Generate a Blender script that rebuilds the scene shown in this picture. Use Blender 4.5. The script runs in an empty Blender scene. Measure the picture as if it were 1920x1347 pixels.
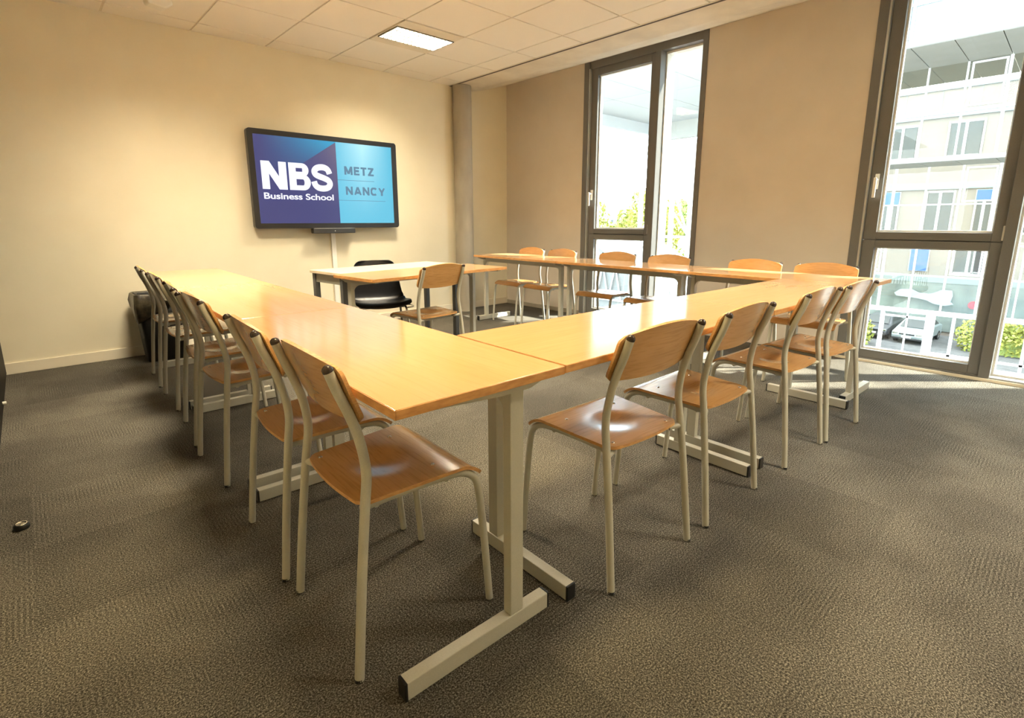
import bpy, math, random
from mathutils import Vector, Matrix
random.seed(7)
R = math.radians
col = bpy.context.scene.collection
sc = bpy.context.scene

# ---------------------------------------------------------------- camera
yaw, pitch, roll = 0.7480619, -0.2041335, -0.0021682
d = Vector((math.sin(yaw)*math.cos(pitch), math.cos(yaw)*math.cos(pitch), math.sin(pitch)))
r0 = Vector((math.cos(yaw), -math.sin(yaw), 0)); u0 = r0.cross(d)
rr = r0*math.cos(roll)+u0*math.sin(roll); uu = -r0*math.sin(roll)+u0*math.cos(roll)
cd = bpy.data.cameras.new('camera'); cam = bpy.data.objects.new('camera', cd); col.objects.link(cam)
m = Matrix.Identity(4)
for i in range(3):
    m[i][0], m[i][1], m[i][2] = rr[i], uu[i], -d[i]
m[0][3], m[1][3], m[2][3] = -1.8746, -5.3250, 1.1242
cam.matrix_world = m
cd.sensor_width = 36; cd.lens = 971.85/1920*36
cd.shift_x = (960-957.33)/1920; cd.shift_y = (615.84-673.5)/1920
cd.clip_start = 0.02; cd.clip_end = 500
sc.camera = cam

# ---------------------------------------------------------------- colour management
sc.view_settings.view_transform = 'Standard'; sc.view_settings.look = 'None'
sc.view_settings.gamma = 1.0; sc.view_settings.use_curve_mapping = False
sc.view_settings.exposure = 1.28

# ---------------------------------------------------------------- sky
w = bpy.data.worlds.new('sky'); sc.world = w; w.use_nodes = True
nt = w.node_tree; nt.nodes.clear()
wo = nt.nodes.new('ShaderNodeOutputWorld'); bg = nt.nodes.new('ShaderNodeBackground')
tc = nt.nodes.new('ShaderNodeTexCoord'); no = nt.nodes.new('ShaderNodeTexNoise'); cr = nt.nodes.new('ShaderNodeValToRGB')
mp = nt.nodes.new('ShaderNodeMapping'); mp.inputs['Scale'].default_value = (1, 1, 2.6)
no.inputs['Scale'].default_value = 2.2; no.inputs['Detail'].default_value = 5
cr.color_ramp.elements[0].position = .36; cr.color_ramp.elements[0].color = (.42, .70, 1.0, 1)
cr.color_ramp.elements[1].position = .52; cr.color_ramp.elements[1].color = (.90, .96, 1.0, 1)
nt.links.new(tc.outputs['Generated'], mp.inputs[0]); nt.links.new(mp.outputs[0], no.inputs['Vector'])
nt.links.new(no.outputs['Fac'], cr.inputs[0]); nt.links.new(cr.outputs[0], bg.inputs[0]); nt.links.new(bg.outputs[0], wo.inputs[0])
bg.inputs['Strength'].default_value = 6.8

# ---------------------------------------------------------------- sun
sl = bpy.data.lights.new('sun', 'SUN'); sl.energy = 18.0; sl.angle = R(2.0); sl.color = (1.0, .95, .86)
so = bpy.data.objects.new('sun', sl); col.objects.link(so)
sd = Vector((-.72*math.cos(R(51)), .69*math.cos(R(51)), -math.sin(R(51))))
so.rotation_euler = sd.to_track_quat('-Z', 'Y').to_euler(); so.location = (20, -18, 18)

LAMP_W = 64.0          # light of one ceiling luminaire, used in its builder
LAMP_COL = (1.0, .80, .40)

# ---------------------------------------------------------------- materials
def mat(name, base, rough=.5, metal=0.0, spec=.5, coat=0.0, emit=None, estr=1.0):
    M = bpy.data.materials.new(name); M.use_nodes = True
    b = M.node_tree.nodes['Principled BSDF']
    b.inputs['Base Color'].default_value = (*base, 1); b.inputs['Roughness'].default_value = rough
    b.inputs['Metallic'].default_value = metal; b.inputs['Specular IOR Level'].default_value = spec
    b.inputs['Coat Weight'].default_value = coat; b.inputs['Coat Roughness'].default_value = .2
    if emit: b.inputs['Emission Color'].default_value = (*emit, 1); b.inputs['Emission Strength'].default_value = estr
    return M
def N(M, t, **kw):
    n = M.node_tree.nodes.new(t)
    for k, v in kw.items():
        if k in n.inputs.keys(): n.inputs[k].default_value = v
        else: setattr(n, k, v)
    return n
def L(M, a, b): M.node_tree.links.new(a, b)
def ramp(M, stops):
    n = N(M, 'ShaderNodeValToRGB'); e = n.color_ramp.elements
    while len(e) < len(stops): e.new(.5)
    for i, (p, c) in enumerate(stops): e[i].position = p; e[i].color = (*c, 1)
    return n
def mottled(name, c0, c1, scale, rough=.6, stretch=(1, 1, 1), bump=0.0, detail=4, lo=.35, hi=.65, coat=0, spec=.5, bscale=None):
    M = mat(name, c0, rough, coat=coat, spec=spec); b = M.node_tree.nodes['Principled BSDF']
    t = N(M, 'ShaderNodeTexCoord'); mp = N(M, 'ShaderNodeMapping'); mp.inputs['Scale'].default_value = stretch
    n = N(M, 'ShaderNodeTexNoise', Scale=scale, Detail=detail); rp = ramp(M, [(lo, c0), (hi, c1)])
    L(M, t.outputs['Object'], mp.inputs[0]); L(M, mp.outputs[0], n.inputs['Vector']); L(M, n.outputs['Fac'], rp.inputs[0]); L(M, rp.outputs[0], b.inputs['Base Color'])
    if bump:
        bp = N(M, 'ShaderNodeBump', Strength=bump, Distance=.002)
        if bscale:
            n = N(M, 'ShaderNodeTexNoise', Scale=bscale, Detail=3); L(M, mp.outputs[0], n.inputs['Vector'])
        L(M, n.outputs['Fac'], bp.inputs['Height']); L(M, bp.outputs[0], b.inputs['Normal'])
    return M

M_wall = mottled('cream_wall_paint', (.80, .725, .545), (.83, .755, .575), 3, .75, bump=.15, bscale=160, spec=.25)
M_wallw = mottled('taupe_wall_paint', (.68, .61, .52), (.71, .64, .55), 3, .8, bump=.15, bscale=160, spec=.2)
M_base = mat('cream_gloss_skirting', (.82, .74, .58), .4)
M_conc = mottled('raw_concrete', (.36, .32, .25), (.46, .41, .32), 5, .8, stretch=(1, 1, .35), bump=.4, detail=7)
M_concl = mottled('painted_concrete_soffit', (.70, .64, .53), (.80, .74, .62), 5, .8, bump=.2, detail=6)
M_tile = mottled('mineral_ceiling_tile', (.90, .86, .78), (.93, .89, .81), 240, .9, bump=.3, spec=.2)
M_grid = mat('ceiling_grid_metal', (.80, .74, .62), .5)
M_gapd = mat('painted_shadow_gap', (.10, .08, .06), .8)
M_alu = mottled('window_frame_brown_grey', (.145, .140, .130), (.165, .160, .148), 200, .42)
M_alul = mat('window_gasket_silver', (.62, .62, .58), .35, metal=.6)
M_bead = mat('glazing_bead_white', (.82, .80, .74), .4)
M_metal = mottled('grey_beige_powder_coat', (.46, .445, .37), (.50, .48, .40), 300, .38, spec=.5)
M_dmetal = mat('dark_grey_leg_paint', (.10, .10, .095), .4)
M_capb = mat('brown_plastic_cap', (.035, .02, .015), .22)
M_black = mat('black_plastic', (.012, .012, .012), .35)
M_shell = mat('black_shell_plastic', (.012, .012, .014), .33)
M_chrome = mat('chrome', (.6, .58, .52), .2, metal=1)
M_screw = mat('steel_screw', (.75, .72, .65), .25, metal=1)
M_white = mat('white_plastic', (.85, .83, .76), .4)
M_trunk = mat('cream_plastic_trunking', (.90, .87, .80), .4)
M_bag = mottled('dark_bin_liner', (.018, .014, .008), (.07, .055, .03), 30, .32, bump=.8)
M_bin = mottled('black_bin_plastic', (.006, .006, .005), (.012, .011, .01), 120, .6)

def wood(name, c0, c1, c2, rough, coat, ax, grain=.55, scale=1.0):
    M = mat(name, c0, rough, coat=coat); b = M.node_tree.nodes['Principled BSDF']
    t = N(M, 'ShaderNodeTexCoord'); mp = N(M, 'ShaderNodeMapping')
    s = [14*scale]*3; s[ax] = 1.2*scale; mp.inputs['Scale'].default_value = s
    oi = N(M, 'ShaderNodeObjectInfo'); ad = N(M, 'ShaderNodeVectorMath', operation='ADD')
    mu = N(M, 'ShaderNodeMath', operation='MULTIPLY'); mu.inputs[1].default_value = 37.0
    L(M, oi.outputs['Random'], mu.inputs[0]); L(M, t.outputs['Object'], ad.inputs[0]); L(M, mu.outputs[0], ad.inputs[1])
    L(M, ad.outputs[0], mp.inputs[0])
    n = N(M, 'ShaderNodeTexNoise', Scale=1.0, Detail=6, Distortion=.6); L(M, mp.outputs[0], n.inputs['Vector'])
    rp = ramp(M, [(.25, c0), (.5, c1), (.78, c2)]); L(M, n.outputs['Fac'], rp.inputs[0])
    mp2 = N(M, 'ShaderNodeMapping'); s2 = [170*scale]*3; s2[ax] = 9*scale; mp2.inputs['Scale'].default_value = s2
    L(M, ad.outputs[0], mp2.inputs[0]); n2 = N(M, 'ShaderNodeTexNoise', Scale=1.0, Detail=2); L(M, mp2.outputs[0], n2.inputs['Vector'])
    mx = N(M, 'ShaderNodeMixRGB', blend_type='MULTIPLY'); mx.inputs[0].default_value = grain
    rp2 = ramp(M, [(.32, (.72, .66, .58)), (.5, (1, 1, 1))]); L(M, n2.outputs['Fac'], rp2.inputs[0])
    L(M, rp.outputs[0], mx.inputs[1]); L(M, rp2.outputs[0], mx.inputs[2]); L(M, mx.outputs[0], b.inputs['Base Color'])
    return M
M_top = wood('beech_laminate', (.59, .342, .155), (.62, .366, .175), (.65, .39, .195), .14, .0, 0, grain=.18, scale=.7)
M_top.node_tree.nodes['Principled BSDF'].inputs['Specular IOR Level'].default_value = .85
M_edge = mottled('beech_edge_strip', (.52, .24, .07), (.66, .34, .11), 90, .45, stretch=(.3, .3, 1))
M_ply = wood('varnished_beech_ply', (.50, .262, .085), (.56, .30, .105), (.61, .335, .128), .25, .8, 0, scale=1.0)
M_plye = mottled('ply_edge', (.50, .25, .08), (.66, .37, .14), 60, .5, stretch=(1, 1, 8))
M_topw = wood('pale_desk_laminate', (.70, .56, .38), (.74, .60, .42), (.77, .63, .45), .35, 0, 0, grain=.15, scale=.7)

# carpet: loop pile with 50 cm tiles whose ribs alternate
M_carp = mat('grey_brown_loop_carpet', (.1, .08, .06), .95, spec=.1); Mx = M_carp; b = Mx.node_tree.nodes['Principled BSDF']
t = N(Mx, 'ShaderNodeTexCoord')
n1 = N(Mx, 'ShaderNodeTexNoise', Scale=225, Detail=4, Roughness=.85); n2 = N(Mx, 'ShaderNodeTexNoise', Scale=1.6, Detail=3)
n3 = N(Mx, 'ShaderNodeTexNoise', Scale=60, Detail=2)
ck = N(Mx, 'ShaderNodeTexChecker', Scale=2.0)
for n in (n1, n2, n3, ck): L(Mx, t.outputs['Object'], n.inputs['Vector'])
wx = N(Mx, 'ShaderNodeTexWave', Scale=25, Distortion=3, Detail=3); wx.bands_direction = 'X'; wx.inputs['Detail Scale'].default_value = 3
wy = N(Mx, 'ShaderNodeTexWave', Scale=25, Distortion=3, Detail=3); wy.bands_direction = 'Y'; wy.inputs['Detail Scale'].default_value = 3
for n in (wx, wy): L(Mx, t.outputs['Object'], n.inputs['Vector'])
mr = N(Mx, 'ShaderNodeMixRGB'); L(Mx, ck.outputs['Fac'], mr.inputs[0]); L(Mx, wx.outputs['Fac'], mr.inputs[1]); L(Mx, wy.outputs['Fac'], mr.inputs[2])
rp = ramp(Mx, [(.37, (.014, .0126, .0098)), (.50, (.092, .083, .067)), (.62, (.41, .38, .32))]); L(Mx, n1.outputs['Fac'], rp.inputs[0])
rb = ramp(Mx, [(.2, (.66, .66, .66)), (.7, (1.08, 1.08, 1.08))]); L(Mx, mr.outputs[0], rb.inputs[0])
rc = ramp(Mx, [(.38, (.74, .72, .70)), (.62, (1.12, 1.1, 1.06))]); L(Mx, n2.outputs['Fac'], rc.inputs[0])
m1 = N(Mx, 'ShaderNodeMixRGB', blend_type='MULTIPLY'); m1.inputs[0].default_value = .55
nm = N(Mx, 'ShaderNodeTexNoise', Scale=3.3, Detail=2); L(Mx, t.outputs['Object'], nm.inputs['Vector'])
rm = ramp(Mx, [(.44, (.05, .05, .05)), (.64, (.85, .85, .85))]); L(Mx, nm.outputs['Fac'], rm.inputs[0]); L(Mx, rm.outputs[0], m1.inputs[0])
vs_ = N(Mx, 'ShaderNodeVectorMath', operation='SCALE'); vs_.inputs['Scale'].default_value = 2.0; vf_ = N(Mx, 'ShaderNodeVectorMath', operation='FLOOR'); wn_ = N(Mx, 'ShaderNodeTexWhiteNoise'); L(Mx, t.outputs['Object'], vs_.inputs[0]); L(Mx, vs_.outputs[0], vf_.inputs[0]); L(Mx, vf_.outputs[0], wn_.inputs['Vector'])
rt = ramp(Mx, [(0, (.84, .84, .84)), (1, (1.06, 1.06, 1.06))]); L(Mx, wn_.outputs['Value'], rt.inputs[0])
m2 = N(Mx, 'ShaderNodeMixRGB', blend_type='MULTIPLY'); m2.inputs[0].default_value = 1
L(Mx, rp.outputs[0], m1.inputs[1]); L(Mx, rb.outputs[0], m1.inputs[2]); L(Mx, m1.outputs[0], m2.inputs[1]); L(Mx, rc.outputs[0], m2.inputs[2])
m3 = N(Mx, 'ShaderNodeMixRGB', blend_type='MULTIPLY'); m3.inputs[0].default_value = 1; L(Mx, m2.outputs[0], m3.inputs[1]); L(Mx, rt.outputs[0], m3.inputs[2]); L(Mx, m3.outputs[0], b.inputs['Base Color'])
bp = N(Mx, 'ShaderNodeBump', Strength=.9, Distance=.004); L(Mx, n1.outputs['Fac'], bp.inputs['Height']); L(Mx, bp.outputs[0], b.inputs['Normal'])

def glassmat(name, tint=(1, 1, 1), refl=.06, rough=0.0, k=.35):
    M = bpy.data.materials.new(name); M.use_nodes = True; M.node_tree.nodes.clear()
    o = N(M, 'ShaderNodeOutputMaterial'); tr = N(M, 'ShaderNodeBsdfTransparent'); tr.inputs[0].default_value = (*tint, 1)
    g = N(M, 'ShaderNodeBsdfGlossy'); g.inputs['Roughness'].default_value = rough
    fr = N(M, 'ShaderNodeLayerWeight'); fr.inputs['Blend'].default_value = .25
    ma = N(M, 'ShaderNodeMath', operation='MULTIPLY_ADD'); ma.inputs[1].default_value = k; ma.inputs[2].default_value = refl
    L(M, fr.outputs['Fresnel'], ma.inputs[0])
    mx = N(M, 'ShaderNodeMixShader'); L(M, ma.outputs[0], mx.inputs[0]); L(M, tr.outputs[0], mx.inputs[1]); L(M, g.outputs[0], mx.inputs[2]); L(M, mx.outputs[0], o.inputs[0])
    return M
M_glass = glassmat('clear_window_glass', (.97, .99, .97), .03)
M_fglass = glassmat('facade_glass', (.86, .87, .84), .012, k=.06)
M_sglass = glassmat('reflective_facade_glass', (.75, .85, .88), .08, k=.10)

# ---------------------------------------------------------------- mesh builder
class MB:
    def __init__(s): s.v = []; s.f = []; s.sm = []; s.mi = []; s.cur = 0
    def add(s, vs, fs, smooth=False):
        o = len(s.v); s.v += [tuple(p) for p in vs]
        for f in fs: s.f.append([i+o for i in f]); s.sm.append(smooth); s.mi.append(s.cur)
        return s
    def box(s, a, b, rot=None, c=None):
        x0, y0, z0 = [min(a[i], b[i]) for i in range(3)]; x1, y1, z1 = [max(a[i], b[i]) for i in range(3)]
        vs = [Vector(p) for p in ((x0,y0,z0),(x1,y0,z0),(x1,y1,z0),(x0,y1,z0),(x0,y0,z1),(x1,y0,z1),(x1,y1,z1),(x0,y1,z1))]
        if rot is not None: vs = [rot @ (p-Vector(c)) + Vector(c) for p in vs]
        return s.add(vs, [(3,2,1,0),(4,5,6,7),(0,1,5,4),(1,2,6,5),(2,3,7,6),(3,0,4,7)])
    def beam(s, p0, p1, w, h, up=(0,0,1)):
        p0, p1 = Vector(p0), Vector(p1); a = (p1-p0).normalized(); up = Vector(up)
        if abs(a.dot(up)) > .98: up = Vector((0,1,0))
        b = a.cross(up).normalized(); c = b.cross(a)
        vs = [p+b*w/2*i+c*h/2*j for p in (p0, p1) for i, j in ((-1,-1),(1,-1),(1,1),(-1,1))]
        return s.add(vs, [(3,2,1,0),(4,5,6,7),(0,1,5,4),(1,2,6,5),(2,3,7,6),(3,0,4,7)])
    def tube(s, pts, r, n=12, cap=True, rs=None):
        pts = [Vector(p) for p in pts]; vs = []; fs = []; prev = None
        for i, p in enumerate(pts):
            a = (pts[min(i+1, len(pts)-1)]-pts[max(i-1, 0)]).normalized()
            if prev is None: b = a.cross(Vector((1,0,0)) if abs(a.x) < .9 else Vector((0,1,0))).normalized()
            else: b = (prev - a*prev.dot(a)).normalized()
            prev = b; c = a.cross(b); q = rs[i] if rs else r
            vs += [p+(b*math.cos(2*math.pi*k/n)+c*math.sin(2*math.pi*k/n))*q for k in range(n)]
        for i in range(len(pts)-1):
            for k in range(n): fs.append((i*n+k, i*n+(k+1)%n, (i+1)*n+(k+1)%n, (i+1)*n+k))
        s.add(vs, fs, True)
        if cap: s.add(vs[:n], [tuple(range(n-1, -1, -1))]); s.add(vs[-n:], [tuple(range(n))])
        return s
    def lathe(s, prof, n=20, c=(0,0,0), axis='z', caps=True):
        vs = []; fs = []
        for (r, h) in prof:
            for k in range(n):
                x, y = r*math.cos(2*math.pi*k/n), r*math.sin(2*math.pi*k/n)
                p = (x, y, h) if axis == 'z' else ((h, x, y) if axis == 'x' else (y, h, x))
                vs.append((p[0]+c[0], p[1]+c[1], p[2]+c[2]))
        for i in range(len(prof)-1):
            for k in range(n): fs.append((i*n+k, i*n+(k+1)%n, (i+1)*n+(k+1)%n, (i+1)*n+k))
        s.add(vs, fs, True)
        if caps: s.add(vs[:n], [tuple(range(n-1,-1,-1))]); s.add(vs[-n:], [tuple(range(n))])
        return s
    def prism(s, poly, ax, a, b):
        # poly in the two remaining axes (cyclic order), extruded from a to b along ax
        def P(q, h): 
            p = [0,0,0]; p[ax] = h; o = [i for i in range(3) if i != ax]; p[o[0]] = q[0]; p[o[1]] = q[1]; return tuple(p)
        n = len(poly); vs = [P(q, a) for q in poly]+[P(q, b) for q in poly]
        fs = [tuple(range(n-1,-1,-1)), tuple(range(n, 2*n))]+[(i, (i+1)%n, n+(i+1)%n, n+i) for i in range(n)]
        return s.add(vs, fs)
    def sheet(s, fn, nu, nv, th, mi_edge=None):
        # closed sheet: fn(u,v)-> point on the middle surface, u,v in [-1,1]
        P = [[Vector(fn(-1+2*i/nu, -1+2*j/nv)) for i in range(nu+1)] for j in range(nv+1)]
        Nn = [[None]*(nu+1) for _ in range(nv+1)]
        for j in range(nv+1):
            for i in range(nu+1):
                du = P[j][min(i+1,nu)]-P[j][max(i-1,0)]; dv = P[min(j+1,nv)][i]-P[max(j-1,0)][i]
                Nn[j][i] = du.cross(dv).normalized()
        W = nu+1; top = [P[j][i]+Nn[j][i]*th/2 for j in range(nv+1) for i in range(W)]; bot = [P[j][i]-Nn[j][i]*th/2 for j in range(nv+1) for i in range(W)]
        o = len(top); F = []
        for j in range(nv):
            for i in range(nu):
                a = j*W+i; F.append((a, a+1, a+W+1, a+W)); F.append((o+a, o+a+W, o+a+W+1, o+a+1))
        s.add(top+bot, F, True)
        ring = [i for i in range(W)]+[j*W+nu for j in range(1, nv+1)]+[nv*W+i for i in range(nu-1,-1,-1)]+[j*W for j in range(nv-1,0,-1)]
        n = len(ring); c0 = s.cur
        if mi_edge is not None: s.cur = mi_edge
        s.add([top[k] for k in ring]+[bot[k] for k in ring], [(n+i, n+(i+1)%n, (i+1)%n, i) for i in range(n)], True)
        s.cur = c0
        return s
    def build(s, name, mats, parent=None, bevel=0, auto=False):
        me = bpy.data.meshes.new(name); me.from_pydata(s.v, [], s.f)
        if not isinstance(mats, (list, tuple)): mats = [mats]
        for q in mats: me.materials.append(q)
        for p, a, b in zip(me.polygons, s.sm, s.mi): p.use_smooth = a; p.material_index = b
        me.update(); o = bpy.data.objects.new(name, me); col.objects.link(o)
        if parent: o.parent = parent
        if bevel:
            bv = o.modifiers.new('bevel', 'BEVEL'); bv.width = bevel; bv.segments = 2; bv.limit_method = 'ANGLE'; bv.harden_normals = False
        return o
def empty(name, loc=(0,0,0), rz=0):
    o = bpy.data.objects.new(name, None); col.objects.link(o); o.location = loc; o.rotation_euler = (0,0,rz); o.empty_display_size = .05; return o
def tag(o, label, cat, group=None, kind=None):
    if label: o['label'] = label
    if cat: o['category'] = cat
    if group: o['group'] = group
    if kind: o['kind'] = kind
    return o
def struct(o): o['kind'] = 'structure'; return o
def children(o): return [c for c in bpy.data.objects if c.parent == o]
def copy_tree(o, parent=None, kids=None):
    c = o.copy(); col.objects.link(c)
    if parent: c.parent = parent
    for ch in KIDS[o.name]: copy_tree(ch, c)
    return c
KIDS = {}
def index_tree(o):
    KIDS[o.name] = children(o)
    for c in KIDS[o.name]: index_tree(c)

# ================================================================= ROOM SHELL
XW, XL, YS, H = 3.003, -2.15, -6.7, 2.696
b = MB().box((XL-.15, YS-.2, -.3), (XW+.30, .2, 0)); struct(b.build('floor', M_carp))
b = MB().box((XL-.15, 0, -.3), (XW+.3, .2, 3.2)); struct(b.build('wall_back', M_wall))
b = MB().box((XL-.15, YS-.2, -.3), (XL, 0, 3.2)); struct(b.build('wall_left', M_wall))
b = MB().box((XL, YS-.2, 0), (XW+.3, YS, 3.2)); struct(b.build('wall_front', M_wall))
# window wall (solid piers between two full-height windows)
W1 = (-2.760, -1.304); W2 = (-5.545, -4.087)
b = MB()
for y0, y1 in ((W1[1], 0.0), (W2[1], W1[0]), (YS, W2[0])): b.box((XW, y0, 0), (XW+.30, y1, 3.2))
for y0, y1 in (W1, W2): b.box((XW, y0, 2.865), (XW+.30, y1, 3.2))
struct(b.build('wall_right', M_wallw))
# skirting
b = MB().box((XL, -.014, 0), (XW, 0, .085)); struct(b.build('baseboard_back', M_base, bevel=.003))
b = MB().box((XW-.012, W1[1], 0), (XW, -.014, .05)); struct(b.build('baseboard_right', M_conc))
# ceiling: T-bar grid plate with tegular tiles standing proud of it
XE = 2.085


b = MB(); g = MB()
g.box((XL, YS, H+.008), (XE, 0, H+.05))
for i in range(-4, 4):
    for j in range(-1, 11):
        x0, x1 = .6*i, .6*i+.6; y1 = -.233-.6*j; y0 = y1-.6
        cell = (i, j)
        if cell in ((1, 1), (-2, 2), (1, 5), (-2, 6), (1, 9), (-2, 9)): continue
        cx0, cx1 = max(x0+.007, XL), min(x1-.007, XE-.006); cy0, cy1 = max(y0+.007, YS), min(y1-.007, 0)
        if cx1-cx0 < .01 or cy1-cy0 < .01: continue
        b.box((cx0, cy0, H), (cx1, cy1, H+.0085))
# grid plate with holes at luminaires is simply split: luminaire bodies hang 2 mm below it
c = struct(b.build('ceiling', M_tile, bevel=.0025))
g.build('grid', M_grid, c)
b = MB().box((XE-.012, YS, H-.004), (XE, 0, H+.05)); struct(b.build('trim_1', M_grid))
b = MB().box((XE, YS, H-.006), (XE+.022, 0, H+.06)); struct(b.build('trim_2', M_gapd))  # solid dark strip painting the shadow gap at the ceiling edge
# sloping painted concrete soffit between the suspended ceiling and the window wall
b = MB().prism([(XE+.022, H-.002), (2.40, 2.683), (2.62, 2.725), (2.82, 2.79), (3.02, 2.852), (3.3, 2.87), (3.3, 3.2), (XE+.022, 3.2)], 1, YS, 0)
struct(b.build('trim_3', M_concl))
b = MB().box((XL-.15, YS-.2, 3.2), (XW+.3, .2, 3.3)); struct(b.build('trim_4', M_concl))

# round concrete column against the back wall
b = MB().lathe([(.112, 0), (.112, 2.69)], 40, (2.196, -.095, 0)); o = b.build('concrete_column', M_conc)
tag(o, 'round raw concrete column in the corner beside the wall screen', 'column')

# dark glossy door leaf along the left edge
M_door = mat('black_gloss_door', (.006, .005, .004), .5, spec=.15)
t = empty('door_1', (XL, 0, 0)); struct(t)
MB().box((.004, -3.2, .012), (.048, -.012, 2.15)).build('door_leaf', M_door, t, bevel=.003)
MB().tube([(.049, -1.05, .05), (.066, -1.05, .05)], .010).build('door_bolt', M_white, t)

# ================================================================= WINDOWS
def window(name, y0, y1):
    """operable sash (high y side) over a fixed light, plus a narrow full-height fixed pane"""
    t = empty(name, (XW, 0, 0)); struct(t); D = .02
    top = 2.865
    f = MB()   # outer frame lining, sits just inside the wall face
    f.box((D-.03, y1-.062, 0), (.22, y1, top)); f.box((D-.03, y0, 0), (.22, y0+.052, top))
    f.box((D-.005, y0+.052, 2.775), (.22, y1-.062, top)); f.box((D, y0+.052, -.005), (.22, y1-.062, .028))
    f.build('frame', M_alu, t, bevel=.002)
    k = MB().box((.0, y1-.075, .02), (.05, y1-.062, 2.775)); k.build('gasket', M_alul, t)
    sy1 = y1-.076; sy0 = sy1-.822      # sash extents
    s = MB(); x0, x1 = .035, .095
    for a, bb in (((sy1-.085, .975), (sy1, 2.775)), ((sy0, .975), (sy0+.062, 2.775))): s.box((x0, a[0], a[1]), (x1, bb[0], bb[1]))
    s.box((x0, sy0+.062, 2.70), (x1, sy1-.085, 2.775)); s.box((x0, sy0+.062, .978), (x1, sy1-.085, 1.035))
    sash = s.build('sash', M_alu, t, bevel=.003)
    bd = MB(); g0, g1 = sy0+.062, sy1-.085
    def bead(mb, g0, g1, z0, z1, x=.072, wv=.014):
        mb.box((x, g1-wv, z0), (x+.03, g1, z1)); mb.box((x, g0, z0), (x+.03, g0+wv*.5, z1)); mb.box((x, g0+wv*.5, z0), (x+.03, g1-wv, z0+wv)); mb.box((x, g0+wv*.5, z1-wv*.5), (x+.03, g1-wv, z1))
    bead(bd, g0, g1, 1.035, 2.70); bd.build('glazing_bead', M_bead, sash)
    MB().box((.096, g0, 1.035), (.100, g1, 2.70)).build('window_pane', M_glass, sash)
    # handle on the high-y stile
    hy = sy1-.045
    h = MB(); h.box((.022, hy-.014, 1.36), (.036, hy+.014, 1.475)); h.tube([(.036, hy, 1.43), (-.022, hy, 1.43)], .009); h.box((-.032, hy-.010, 1.295), (-.018, hy+.010, 1.445))
    h.build('handle', M_white, sash, bevel=.003)
    MB().box((.012, sy0-.012, .985), (.034, sy0+.010, 1.085)).build('hinge', M_alul, sash, bevel=.003)
    # fixed lower light
    lo = MB(); lo.box((x0, sy1-.085, .028), (x1, sy1, .972)); lo.box((x0, sy0, .028), (x1, sy0+.062, .972)); lo.box((x0, sy0+.062, .028), (x1, sy1-.085, .095)); lo.box((x0, sy0+.062, .915), (x1, sy1-.085, .972))
    lo.box((.070, sy0+.002, .958), (.120, sy1-.002, .990)); lf = lo.build('fixed_frame', M_alu, t, bevel=.003); bd = MB(); bead(bd, g0, g1, .095, .915); bd.build('glazing_bead', M_bead, lf)
    MB().box((.096, g0, .095), (.100, g1, .915)).build('window_pane', M_glass, lf)
    # mullion
    mu0 = sy0-.062
    MB().box((.0, mu0, .0), (.20, sy0-.001, 2.775)).build('mullion', M_alu, t, bevel=.003)
    # narrow fixed pane with pale outer lining
    n = MB(); n.box((.10, mu0-.014, .028), (.24, mu0, 2.775)); n.box((.10, y0+.052, .028), (.24, y0+.066, 2.775)); n.box((.10, y0+.066, .028), (.24, mu0-.014, .042)); n.box((.10, y0+.066, 2.755), (.24, mu0-.014, 2.775))
    nf = n.build('side_light_frame', M_bead, t)
    MB().box((.17, y0+.066, .042), (.174, mu0-.014, 2.755)).build('window_pane', M_glass, nf)
    MB().box((-.012, y0, .0), (.0+D-.03, y1, .022)).build('sill', M_base, t)
    return t
window('window_1', *W1); window('window_2', *W2)

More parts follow.
